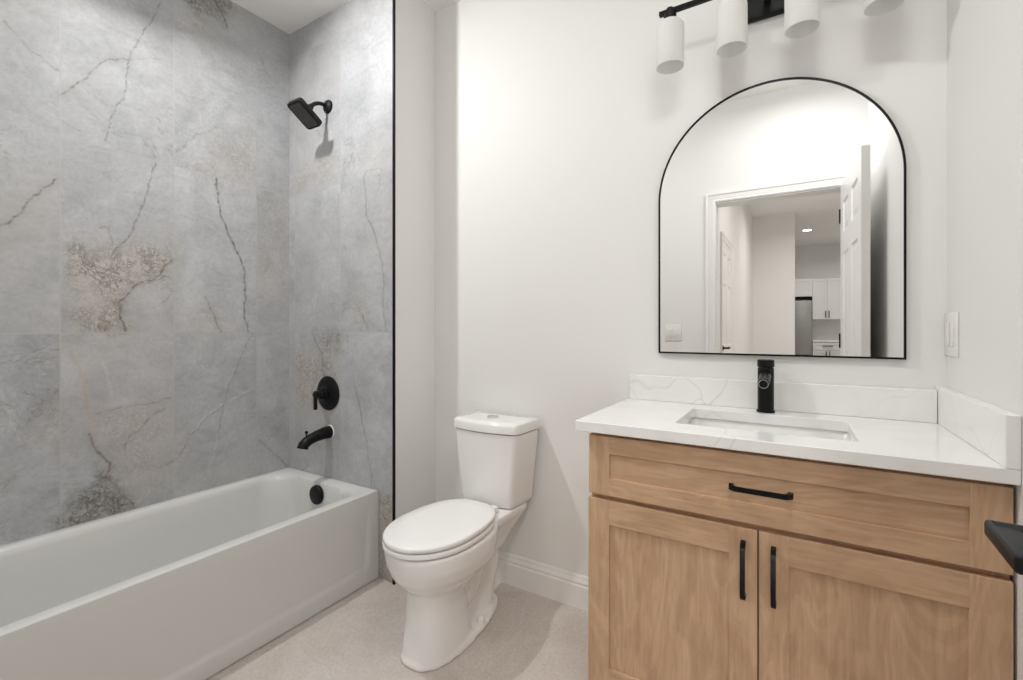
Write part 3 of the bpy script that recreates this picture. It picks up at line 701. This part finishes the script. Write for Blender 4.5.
def tub_apron():
    """front skirt with a shallow sunk panel"""
    ny, nz = 150, 60; bm = bmesh.new(); g = []
    for i in range(ny + 1):
        y = TY0 + (TY1 - TY0) * i / ny; col = []
        for k in range(nz + 1):
            z = 0.004 + (TZ - 0.010) * k / nz
            # signed distance to the panel outline (corner cut at both ends)
            q = min(y - (TY0 + 0.075), (TY1 - 0.058 + (z - 0.08) * 0.05) - y); w = z - 0.062
            d = min(q, w, (q + w) * 0.7071 - 0.012)
            s = max(0.0, min(1.0, d / 0.016)); s = s * s * (3 - 2 * s)
            fade = max(0.0, min(1.0, (TZ - 0.05 - z) / 0.16))
            col.append(bm.verts.new((TX1 - 0.0085 * s * fade - 0.0005, y, z)))
        g.append(col)
    for i in range(ny):
        for k in range(nz): bm.faces.new((g[i][k], g[i + 1][k], g[i + 1][k + 1], g[i][k + 1]))
    # returns to the back along the border
    loop = [g[i][0] for i in range(ny + 1)] + [g[ny][k] for k in range(1, nz + 1)] + [g[i][nz] for i in range(ny - 1, -1, -1)] + [g[0][k] for k in range(nz - 1, 0, -1)]
    back = [bm.verts.new((TX1 - 0.011, v.co.y, v.co.z)) for v in loop]
    for i in range(len(loop)):
        j = (i + 1) % len(loop); bm.faces.new((loop[i], loop[j], back[j], back[i]))
    bm.faces.new(back)
    bmesh.ops.recalc_face_normals(bm, faces=bm.faces)
    me = bpy.data.meshes.new('apron'); bm.to_mesh(me); bm.free()
    return new_obj('apron', me, M['acrylic'], tub, 50)
tub_apron()
oc = Vector((-1.989, TY1 - 0.072, 0.342))
MB().lathe([(0.046, -0.004), (0.046, 0.010), (0.043, 0.015), (0.034, 0.017), (0.0, 0.0172)], center=oc, axis='Y', seg=40).obj('overflow_cover', M['black'], tub)
MB().lathe([(0.036, 0), (0.036, 0.004), (0.030, 0.007), (0.0, 0.008)], center=(-2.0, TY1 - 0.42, TZ - 0.359), seg=32).obj('drain', M['black'], tub)
rebase(tub)

# ---------------------------------------------------------------- shower fittings on the wet wall
FX = -2.006
sh = thing('wall_shower', 'square matte black shower head on a curved arm, high on the tiled end wall', 'shower', (FX, YW, 2.269))
MB().lathe([(0.033, 0.001), (0.033, 0.005), (0.030, 0.010), (0.018, 0.014), (0.012, 0.018)], center=(FX, YW, 2.269), axis='Y').obj('flange', M['black_satin'], sh)
arm = []
for k in range(15):
    t_ = k / 14
    a = t_ * math.radians(57)
    R_ = 0.092
    arm.append((FX, YW - 0.012 - 0.012 - R_ * math.sin(a), 2.269 - R_ * (1 - math.cos(a))))
arm.insert(0, (FX, YW - 0.004, 2.269))
MB().tube(arm, 0.0095, 16).obj('arm', M['black_satin'], sh)
end = Vector(arm[-1]); dirv = Vector((0, -math.cos(math.radians(57)), -math.sin(math.radians(57))))
hq = dirv.to_track_quat('Z', 'Y').to_matrix().to_4x4()
MB().lathe([(0.013, -0.006), (0.015, 0.0), (0.015, 0.018), (0.019, 0.022), (0.019, 0.030), (0.012, 0.036)], M=hq, center=end, seg=24).obj('swivel', M['black_satin'], sh)
hc = end + dirv * 0.046
def head_shape(parent):
    ax = Vector((1, 0, 0)); ay = dirv.cross(ax)
    rings = []
    for s, h in ((0.030, -0.010), (0.050, -0.006), (0.0705, -0.003), (0.072, 0.001), (0.072, 0.018), (0.070, 0.021)):
        rings.append([hc + ax * x + ay * y + dirv * h for x, y in rrect(-s * 0.70, s * 0.70, -s, s, min(0.016, s * 0.5), 6)])
    o = MB().loft(rings).obj('head', M['black_satin'], parent)
    m = MB(); s = 0.060
    rings = [[hc + ax * x + ay * y + dirv * h for x, y in rrect(-s * 0.68, s * 0.68, -s, s, 0.012, 6)] for h in (0.0205, 0.0225)]
    m.loft(rings)
    for i in range(9):
        for j in range(9):
            c = hc + ax * (i - 4) * 0.0090 + ay * (j - 4) * 0.0125 + dirv * 0.0222
            m.lathe([(0.0022, 0), (0.0014, 0.002)], M=hq, center=c, seg=6)
    m.obj('spray_face', M['nozzle'], parent)
head_shape(sh); rebase(sh)

vt = thing('shower_valve', 'round matte black shower valve plate with a small lever on the end wall', 'shower valve', (FX, YW, 0.827))
MB().lathe([(0.086, 0.001), (0.086, 0.004), (0.082, 0.008), (0.060, 0.012), (0.042, 0.014), (0.036, 0.018)], center=(FX, YW, 0.827), axis='Y', seg=56).obj('escutcheon', M['black'], vt)
MB().lathe([(0.030, 0.012), (0.030, 0.030), (0.025, 0.034), (0.025, 0.050), (0.019, 0.054), (0.019, 0.076), (0.016, 0.079)], center=(FX, YW, 0.827), axis='Y', seg=32).obj('hub', M['black'], vt)
MB().box(FX - 0.0075, FX + 0.0075, YW - 0.082, YW - 0.067, 0.827 - 0.073, 0.827 + 0.012, 0.003, 2).obj('lever', M['black'], vt)
rebase(vt)

sp = thing('tub_spout', 'matte black curved tub spout with a pull-up diverter below the valve', 'tub spout', (FX + 0.02, YW, 0.634))
px_ = FX + 0.011
pts = [(px_, YW - 0.002, 0.634), (px_, YW - 0.02, 0.634), (px_, YW - 0.045, 0.632), (px_, YW - 0.075, 0.627), (px_, YW - 0.105, 0.619), (px_, YW - 0.130, 0.609), (px_, YW - 0.146, 0.597), (px_, YW - 0.151, 0.581)]
MB().tube(pts, [0.031, 0.031, 0.029, 0.0265, 0.025, 0.025, 0.0255, 0.026], 24).obj('spout_body', M['black'], sp, 50)
MB().lathe([(0.0335, 0.0), (0.0335, 0.003), (0.032, 0.004)], center=(px_, YW, 0.636), axis='Y', seg=32).obj('caulk_ring', M['caulk'], sp)
MB().lathe([(0.004, 0), (0.004, 0.018), (0.008, 0.021), (0.008, 0.030), (0.006, 0.032)], center=(px_, YW - 0.130, 0.630), seg=16).obj('diverter_knob', M['black'], sp)
rebase(sp)

# ---------------------------------------------------------------- toilet
CX = -1.113
toilet = thing('toilet', 'white two-piece toilet with closed lid between the tub and the vanity', 'toilet', (CX, 1.40, 0))
def egg(w, yf, yb, z, ym=None, n=48, nb=2.7, nf=2.05):
    """egg outline: widest at ym, pointed to the front yf, squarer to the back yb"""
    ym = ym if ym is not None else yf + (yb - yf) * 0.51; out = []
    for k in range(n):
        a = 2 * PI * k / n; c, s = math.cos(a), math.sin(a)
        e = nb if s > 0 else nf
        x = w * math.copysign(abs(c) ** (2 / e), c); y = (yb - ym if s > 0 else ym - yf) * math.copysign(abs(s) ** (2 / e), s)
        out.append((CX + x, ym + y, z))
    return out
def bake_remesh(o, voxel, smooth_it):
    m1 = o.modifiers.new('r', 'REMESH'); m1.mode = 'VOXEL'; m1.voxel_size = voxel; m1.use_smooth_shade = True
    m2 = o.modifiers.new('s', 'SMOOTH'); m2.iterations = smooth_it; m2.factor = 0.5
    dg = bpy.context.evaluated_depsgraph_get(); dg.update()
    me = bpy.data.meshes.new_from_object(o.evaluated_get(dg)); o.modifiers.clear()
    old = o.data; o.data = me; me.name = old.name
    me.polygons.foreach_set('use_smooth', [True] * len(me.polygons))
def bowl():
    m = MB()
    # bowl
    m.loft([egg(0.075, 1.20, 1.45, 0.215), egg(0.100, 1.175, 1.49, 0.235), egg(0.130, 1.140, 1.52, 0.265), egg(0.153, 1.112, 1.54, 0.30), egg(0.164, 1.096, 1.55, 0.34, ym=1.30),
            egg(0.168, 1.089, 1.555, 0.375, ym=1.30), egg(0.168, 1.088, 1.556, 0.392, ym=1.30), egg(0.163, 1.093, 1.55, 0.397, ym=1.30)])
    # front column of the pedestal
    m.loft([egg(0.100, 1.150, 1.42, 0.0, nb=3, nf=2.4), egg(0.099, 1.151, 1.42, 0.02, nb=3, nf=2.4), egg(0.090, 1.162, 1.41, 0.10, nb=3, nf=2.4), egg(0.084, 1.173, 1.40, 0.18, nb=3, nf=2.5), egg(0.090, 1.172, 1.43, 0.25, nb=3, nf=2.3)])
    # foot
    F_ = lambda w, a, b, z: egg(w, a, b, z, ym=1.33, nb=2.0, nf=2.5)
    m.loft([F_(0.107, 1.145, 1.655, 0.0), F_(0.107, 1.145, 1.655, 0.014), F_(0.100, 1.152, 1.648, 0.024)])
    # trapway: rises from the bowl, loops back and drops to the foot
    m.tube([(CX, 1.36, 0.16), (CX, 1.42, 0.13), (CX, 1.47, 0.16), (CX, 1.505, 0.22), (CX, 1.545, 0.265), (CX, 1.59, 0.25), (CX, 1.60, 0.19), (CX, 1.565, 0.10), (CX, 1.54, 0.0)],
           [0.062, 0.062, 0.058, 0.056, 0.058, 0.058, 0.056, 0.056, 0.06], 24)
    m.loft([rr3(CX, 0.030, 1.40, 1.585, z) for z in (0.01, 0.30)])
    # deck carrying the tank
    m.loft([rr3(CX, 0.060, 1.50, 1.66, 0.24), rr3(CX, 0.085, 1.47, 1.69, 0.30), rr3(CX, 0.112, 1.45, 1.73, 0.355), rr3(CX, 0.128, 1.45, 1.745, 0.385), rr3(CX, 0.130, 1.45, 1.745, 0.405), rr3(CX, 0.126, 1.452, 1.741, 0.410)])
    o = m.obj('bowl', M['china'], toilet)
    bake_remesh(o, 0.0065, 5)
    return o
def rr3(cx, hw, y0, y1, z, r=0.03):
    return [(x, y, z) for x, y in rrect(cx - hw, cx + hw, y0, y1, min(r, hw * 0.9), 8)]
bowl()
def ring_seat():
    m = MB()
    # seat: a flattened ring with a hole under the lid
    def E(w, yf, yb, z): return [(x - 0.003, y, z_) for x, y, z_ in egg(w * 0.965, yf, yb, z, ym=1.29, nb=2.55)]
    m.loft([E(0.160, 1.098, 1.535, 0.4015), E(0.169, 1.087, 1.545, 0.4025), E(0.1715, 1.0825, 1.548, 0.405), E(0.1715, 1.0825, 1.548, 0.415), E(0.169, 1.087, 1.546, 0.4185), E(0.158, 1.100, 1.535, 0.4195),
            E(0.115, 1.15, 1.47, 0.419), E(0.112, 1.153, 1.467, 0.405)], cap=False, closed=True)
    return m.obj('seat', M['seat'], toilet, 50)
ring_seat()
m = MB()
E = lambda w, yf, yb, z: [(x - 0.003, y, z_) for x, y, z_ in egg(w * 0.965, yf, yb, z, ym=1.29, nb=2.55)]
m.loft([E(0.155, 1.101, 1.540, 0.4225), E(0.1635, 1.090, 1.548, 0.4230), E(0.1685, 1.083, 1.554, 0.426), E(0.1690, 1.082, 1.555, 0.435), E(0.167, 1.085, 1.553, 0.4395), E(0.163, 1.093, 1.543, 0.4415), E(0.12, 1.14, 1.50, 0.443), E(0.05, 1.25, 1.42, 0.4438)])
m.obj('lid', M['seat'], toilet, 60)
for s in (-1, 1): MB().box(CX + s * 0.07 - 0.018, CX + s * 0.07 + 0.018, 1.535, 1.565, 0.409, 0.434, 0.006, 3).obj('hinge', M['seat'], toilet)
def bowed(hw_f, hw_b, yf, yb, bow, z, r=0.028, n=14):
    """tank outline: slightly bowed front, rounded front corners"""
    out = []
    pts = [(hw_b, yb), (-hw_b, yb)]
    out += [(CX + hw_b - (2 * hw_b) * k / 5, yb, z) for k in range(6)]
    # left front corner
    for k in range(7):
        a = PI + (PI / 2) * k / 6
        out.append((CX - hw_f + r + r * math.cos(a), yf + bow + r + r * math.sin(a), z))
    for k in range(1, n):
        u = -1 + 2 * k / n
        out.append((CX + u * (hw_f - r), yf + bow * u * u, z))
    for k in range(7):
        a = 3 * PI / 2 + (PI / 2) * k / 6
        out.append((CX + hw_f - r + r * math.cos(a), yf + bow + r + r * math.sin(a), z))
    return out
m = MB()
m.loft([bowed(0.124, 0.130, 1.588, 1.745, 0.012, 0.4125), bowed(0.131, 0.137, 1.580, 1.75, 0.012, 0.4225), bowed(0.134, 0.140, 1.577, 1.75, 0.013, 0.44), bowed(0.1615, 0.166, 1.562, 1.755, 0.018, 0.719)])
m.obj('tank', M['china'], toilet, 40)
m = MB()
m.loft([bowed(0.1625, 0.167, 1.561, 1.756, 0.018, 0.7225), bowed(0.167, 0.172, 1.555, 1.760, 0.018, 0.725, 0.036), bowed(0.168, 0.173, 1.553, 1.760, 0.018, 0.753, 0.036), bowed(0.165, 0.170, 1.557, 1.757, 0.018, 0.7625, 0.034), bowed(0.155, 0.160, 1.567, 1.747, 0.018, 0.767), bowed(0.125, 0.130, 1.595, 1.720, 0.010, 0.7675, 0.02), bowed(0.09, 0.095, 1.620, 1.700, 0.004, 0.7675, 0.01)])
m.obj('tank_lid', M['china'], toilet, 45)
fb = MB().lathe([(0.027, 0), (0.027, 0.004), (0.024, 0.006), (0.0, 0.0062)], center=(CX - 0.008, 1.665, 0.766), seg=32).obj('flush_button', M['chrome'], toilet)
fb['label'] = 'round chrome flush button'
for s in (-1, 1): MB().lathe([(0.016, 0.0), (0.016, 0.012), (0.012, 0.022), (0.004, 0.027), (0.0, 0.0272)], center=(CX + s * 0.078, 1.455, 0.018), seg=20).obj('bolt_cap', M['seat'], toilet, 60)
rebase(toilet)

# ---------------------------------------------------------------- vanity
VX0, VX1, VF = -0.5205, 0.3605, 1.280        # door front plane
CZ0, CZ = 0.851, 0.881
van = thing('vanity_cabinet', 'light maple vanity cabinet with one wide drawer over two shaker doors', 'cabinet', ((VX0 + VX1) / 2, 1.52, 0))
m = MB()
m.box(VX0 + 0.001, VX0 + 0.019, VF + 0.020, YB - 0.002, 0.0, CZ0 - 0.001); m.box(VX1 - 0.018, VX1, VF + 0.020, YB - 0.002, 0.0, CZ0 - 0.001)
m.box(VX0 + 0.019, VX1 - 0.018, YB - 0.010, YB - 0.002, 0.10, CZ0 - 0.001)
m.box(VX0 + 0.019, VX1 - 0.018, VF + 0.020, YB - 0.010, 0.10, 0.118)
m.obj('carcass', M['wood_v'], van, None)
m = MB()
m.box(VX0 + 0.001, VX0 + 0.040, VF + 0.0195, VF + 0.038, 0.10, CZ0 - 0.001); m.box(VX1 - 0.040, VX1, VF + 0.0195, VF + 0.038, 0.10, CZ0 - 0.001)
m.box(VX0 + 0.040, VX1 - 0.040, VF + 0.0195, VF + 0.038, CZ0 - 0.030, CZ0 - 0.001, mat=1); m.box(VX0 + 0.040, VX1 - 0.040, VF + 0.0195, VF + 0.038, 0.640, 0.680, mat=1)
m.box(-0.10, -0.06, VF + 0.0195, VF + 0.038, 0.118, 0.640)
m.obj('face_frame', [M['wood_v'], M['wood_h']], van, None)
MB().box(VX0 + 0.002, VX1 - 0.002, VF + 0.075, VF + 0.090, 0.0, 0.10).obj('toe_kick', M['wood_h'], van, None)
def shaker(name, x0, x1, z0, z1, sx, sz, panel_mat):
    """bevelled stiles and rails around a sunk flat panel: stiles, rails and panel in one leaf"""
    m = MB(); y0, y1 = VF, VF + 0.019
    b = 0.0006
    m.box(x0, x0 + sx, y0, y1, z0, z1, b, 1, 0); m.box(x1 - sx, x1, y0, y1, z0, z1, b, 1, 0)
    m.box(x0 + sx - 0.0002, x1 - sx + 0.0002, y0, y1, z0, z0 + sz, b, 1, 1); m.box(x0 + sx - 0.0002, x1 - sx + 0.0002, y0, y1, z1 - sz, z1, b, 1, 1)
    m.box(x0 + sx - 0.004, x1 - sx + 0.004, y0 + 0.0075, y0 + 0.013, z0 + sz - 0.004, z1 - sz + 0.004, 0, 1, panel_mat)
    return m.obj(name, [M['wood_v'], M['wood_h']], van, 20)
drw = shaker('drawer', VX0, VX1, 0.669, 0.8395, 0.062, 0.050, 1)
dl = shaker('door', VX0 - 0.002, -0.0815, 0.100, 0.655, 0.063, 0.070, 0)
dr = shaker('door', -0.0775, VX1, 0.100, 0.655, 0.063, 0.070, 0)
def pull(parent, x, z, L, vert):
    """arched square bar pull with angled feet"""
    prof = [(-L / 2, 0.0), (-L / 2 + 0.001, 0.018), (-L / 2 + 0.014, 0.030), (L / 2 - 0.014, 0.030), (L / 2 - 0.001, 0.018), (L / 2, 0.0)]
    inner = [(L / 2 - 0.011, 0.0), (L / 2 - 0.012, 0.013), (L / 2 - 0.020, 0.021), (-L / 2 + 0.020, 0.021), (-L / 2 + 0.012, 0.013), (-L / 2 + 0.011, 0.0)]
    w = 0.0055; bm = bmesh.new()
    def P(u, d, s): return (x + s, VF - d, z + u) if vert else (x + u, VF - d, z + s)
    for k in range(5):
        o0, o1 = prof[k], prof[k + 1]; i0, i1 = inner[5 - k], inner[4 - k]
        vs_ = [bm.verts.new(P(*q, s)) for s in (-w, w) for q in (o0, o1, i1, i0)]
        for f in ((0, 1, 2, 3), (7, 6, 5, 4), (0, 4, 5, 1), (2, 6, 7, 3), (1, 5, 6, 2), (3, 7, 4, 0)): bm.faces.new([vs_[i] for i in f])
    bmesh.ops.remove_doubles(bm, verts=bm.verts, dist=1e-5)
    seen = {}
    for f in list(bm.faces):
        key = frozenset(v.index for v in f.verts)
    bm.verts.index_update()
    for f in list(bm.faces):
        key = frozenset(v.index for v in f.verts); seen.setdefault(key, []).append(f)
    dead = [f for fs in seen.values() if len(fs) > 1 for f in fs]
    bmesh.ops.delete(bm, geom=dead, context='FACES_ONLY')
    bmesh.ops.recalc_face_normals(bm, faces=bm.faces)
    me = bpy.data.meshes.new('handle'); bm.to_mesh(me); bm.free()
    o = new_obj('handle', me, M['black'], parent, 20); return o
pull(drw, -0.075, 0.757, 0.139, False)
pull(dl, -0.112, 0.555, 0.141, True)
pull(dr, -0.0465, 0.555, 0.141, True)
rebase(van)

ct = thing('vanity_countertop', 'white veined quartz vanity top with low backsplash, cut out for the sink', 'countertop', ((VX0 + VX1) / 2, 1.52, CZ0))
SX0, SX1, SY0, SY1 = -0.297, 0.127, 1.372, 1.660
def slab():
    N = 8
    out_t = rrect(-0.555, XR - 0.001, 1.258, YB - 0.001, 0.002, N); inn = rrect(SX0, SX1, SY0, SY1, 0.012, N)
    b = 0.0015
    out_b = rrect(-0.555 + b, XR - 0.001 - b, 1.258 + b, YB - 0.001 - b, 0.002, N); inn_b = rrect(SX0 - b, SX1 + b, SY0 - b, SY1 + b, 0.0125, N)
    Z = lambda L, z: [(x, y, z) for x, y in L]
    return MB().loft([Z(out_b, CZ0), Z(out_t, CZ0 + b), Z(out_t, CZ - b), Z(out_b, CZ), Z(inn_b, CZ), Z(inn, CZ - b), Z(inn, CZ0)], cap=False, closed=True).obj('slab', M['quartz'], ct, 30)
slab()
MB().box(-0.548, XR - 0.024, YB - 0.021, YB - 0.001, CZ + 0.0003, 0.975, 0.0015, 1).obj('backsplash', M['quartz'], ct)
MB().box(XR - 0.023, XR - 0.001, 1.257, YB - 0.001, CZ + 0.0003, 0.985, 0.0015, 1).obj('side_splash', M['quartz'], ct)
rebase(ct)

sk = thing('sink', 'rectangular white undermount sink set into the quartz vanity top', 'sink', ((SX0 + SX1) / 2, (SY0 + SY1) / 2, 0.72))
def sink_bowl():
    N = 10; Z0 = CZ0 - 0.001
    def R(e, z, r): return [(x, y, z) for x, y in rrect(SX0 - e, SX1 + e, SY0 - e, SY1 + e, r, N)]
    return MB().loft([R(0.020, Z0, 0.02), R(0.010, Z0, 0.018), R(0.0065, Z0 - 0.004, 0.018), R(0.001, Z0 - 0.06, 0.03), R(-0.014, Z0 - 0.115, 0.045), R(-0.035, Z0 - 0.130, 0.05), R(-0.10, Z0 - 0.136, 0.04),
                      R(-0.10, Z0 - 0.146, 0.04), R(-0.02, Z0 - 0.140, 0.05), R(0.004, Z0 - 0.118, 0.045), R(0.013, Z0 - 0.02, 0.02), R(0.020, Z0 - 0.012, 0.02)], cap=False, closed=True).bm
bm = sink_bowl()
# close the bottom of the loft ring with a flat floor
cx_, cy_ = (SX0 + SX1) / 2, (SY0 + SY1) / 2
m = MB(); m.bm = bm
m.box(SX0 + 0.098, SX1 - 0.098, SY0 + 0.098, SY1 - 0.098, CZ0 - 0.147, CZ0 - 0.137)
m.obj('bowl', M['china'], sk, 45)
MB().lathe([(0.030, 0), (0.030, 0.003), (0.022, 0.004), (0.020, 0.002), (0.0, 0.002)], center=(cx_, cy_ + 0.02, CZ0 - 0.137), seg=28).obj('drain', M['black'], sk)
rebase(sk)

FXX, FYY = -0.0845, 1.712
fc = thing('faucet', 'matte black single-hole bathroom faucet standing behind the sink', 'faucet', (FXX, FYY, CZ))
MB().lathe([(0.027, 0.0003), (0.027, 0.005), (0.0245, 0.007)], center=(FXX, FYY, CZ), seg=36).obj('base', M['black'], fc)
MB().lathe([(0.0235, 0.006), (0.0235, 0.142), (0.022, 0.144)], center=(FXX, FYY, CZ), seg=36).obj('body', M['black'], fc)
spt = MB().tube([(FXX, FYY - 0.010, CZ + 0.118), (FXX, FYY - 0.05, CZ + 0.115), (FXX, FYY - 0.100, CZ + 0.1065), (FXX, FYY - 0.120, CZ + 0.1030)], [0.0165, 0.0165, 0.0165, 0.016], 24).obj('spout', M['black'], fc, 40)
aer = MB().lathe([(0.0135, 0.0), (0.0135, 0.002), (0.0122, 0.0024), (0.0120, 0.0004)], M=Matrix.Rotation(math.radians(98), 4, 'X'), center=(FXX, FYY - 0.1203, CZ + 0.1025), seg=24, cap=False).obj('aerator', M['chrome'], fc)
MB().lathe([(0.022, 0.1455), (0.0247, 0.148), (0.0247, 0.166), (0.0235, 0.169)], center=(FXX, FYY, CZ), seg=36).obj('handle', M['black'], fc)
MB().tube([(FXX, FYY + 0.015, CZ + 0.160), (FXX, FYY + 0.035, CZ + 0.161), (FXX, FYY + 0.040, CZ + 0.161)], [0.006, 0.005, 0.003], 12).obj('lever', M['black'], fc)
rebase(fc)

# ---------------------------------------------------------------- mirror
MX, MR, MZ0, MZS = -0.082, 0.357, 1.060, 1.620
def arch(R, z0, n=64):
    out = [(MX + R, z0), (MX + R, (z0 + MZS) / 2)] + [(MX + R * math.cos(PI * k / n), MZS + R * math.sin(PI * k / n)) for k in range(n + 1)] + [(MX - R, (z0 + MZS) / 2), (MX - R, z0)]
    return out
mi = thing('wall_mirror', 'large arched mirror in a thin black metal frame above the vanity', 'mirror', (MX, YB, MZ0))
fo, fi = arch(MR, MZ0), arch(MR - 0.0058, MZ0 + 0.0058)
Yc = lambda L, y: [(x, y, z) for x, z in L]
MB().loft([Yc(fo, YB - 0.001), Yc(fo, YB - 0.016), Yc(fi, YB - 0.016), Yc(fi, YB - 0.001)], cap=False, closed=True).obj('frame', M['black'], mi, 30)
me = bpy.data.meshes.new('mirror_glass'); g = arch(MR - 0.0060, MZ0 + 0.0060)
bm = bmesh.new(); A = [bm.verts.new((x, YB - 0.013, z)) for x, z in g]; B = [bm.verts.new((x, YB - 0.010, z)) for x, z in g]
bm.faces.new(A); bm.faces.new(list(reversed(B)))
for i in range(len(A)): j = (i + 1) % len(A); bm.faces.new((A[i], B[i], B[j], A[j]))
bmesh.ops.recalc_face_normals(bm, faces=bm.faces); bm.to_mesh(me); bm.free()
new_obj('glass', me, M['mirror'], mi)
rebase(mi)

# ---------------------------------------------------------------- vanity light with four opal shades
LY, LZ = 1.636, 2.240
vl = thing('vanity_light', 'black wall light bar with four white cylinder glass shades above the mirror', 'wall light', (-0.081, YB, LZ))
MB().box(-0.145, -0.017, YB - 0.022, YB - 0.001, LZ - 0.046, LZ + 0.064, 0.002, 1).obj('backplate', M['black'], vl)
MB().box(-0.405, 0.243, LY - 0.008, LY + 0.008, LZ - 0.0075, LZ + 0.0075, 0.0015, 1).obj('bar', M['black'], vl)
MB().box(-0.091, -0.071, LY + 0.008, YB - 0.022, LZ - 0.007, LZ + 0.007).obj('arm', M['black'], vl)
for k in range(4):
    x = -0.369 + 0.192 * k
    c = MB().lathe([(0.012, 0.010), (0.012, -0.008), (0.021, -0.010), (0.021, -0.042)], center=(x, LY, LZ), seg=28).obj('socket', M['black'], vl)
    s_ = MB().lathe([(0.021, -0.037), (0.031, -0.038), (0.039, -0.042), (0.0445, -0.050), (0.046, -0.060), (0.046, -0.190), (0.0445, -0.192), (0.0430, -0.190), (0.0430, -0.060), (0.041, -0.052), (0.037, -0.046), (0.030, -0.0415), (0.021, -0.041)],
        center=(x, LY, LZ), seg=48, cap=False).obj('lamp_shade', M['opal'], vl, 40)
rebase(vl)

# ---------------------------------------------------------------- wall switches
def switch(name, label, origin, nrm, across):
    """two rocker switches in a double plate; nrm out of the wall"""
    t = thing(name, label, 'light switch', origin)
    n_, a_ = Vector(nrm), Vector(across)
    Mx = Matrix((( a_.x, 0, n_.x), (a_.y, 0, n_.y), (0, 1, 0))).to_4x4()
    def plate(w, h, d0, d1, cx, b): 
        m = MB(); m.box(cx - w, cx + w, -h, h, d0, d1, b, 2); bmesh.ops.transform(m.bm, matrix=Mx, verts=m.bm.verts); return m
    plate(0.0585, 0.060, 0.0005, 0.006, 0, 0.002).obj('cover_plate', M['plastic'], t)
    for c in (-0.023, 0.023):
        plate(0.0165, 0.0335, 0.006, 0.009, c, 0.0012).obj('rocker', M['plastic'], t)
    return t
switch('light_switch', 'white double rocker switch on the right wall above the side splash', (XR, 1.715, 1.135), (-1, 0, 0), (0, 1, 0))
switch('light_switch', 'white double rocker switch left of the doorway, seen in the mirror', (-0.779, YD, 1.124), (0, 1, 0), (1, 0, 0))
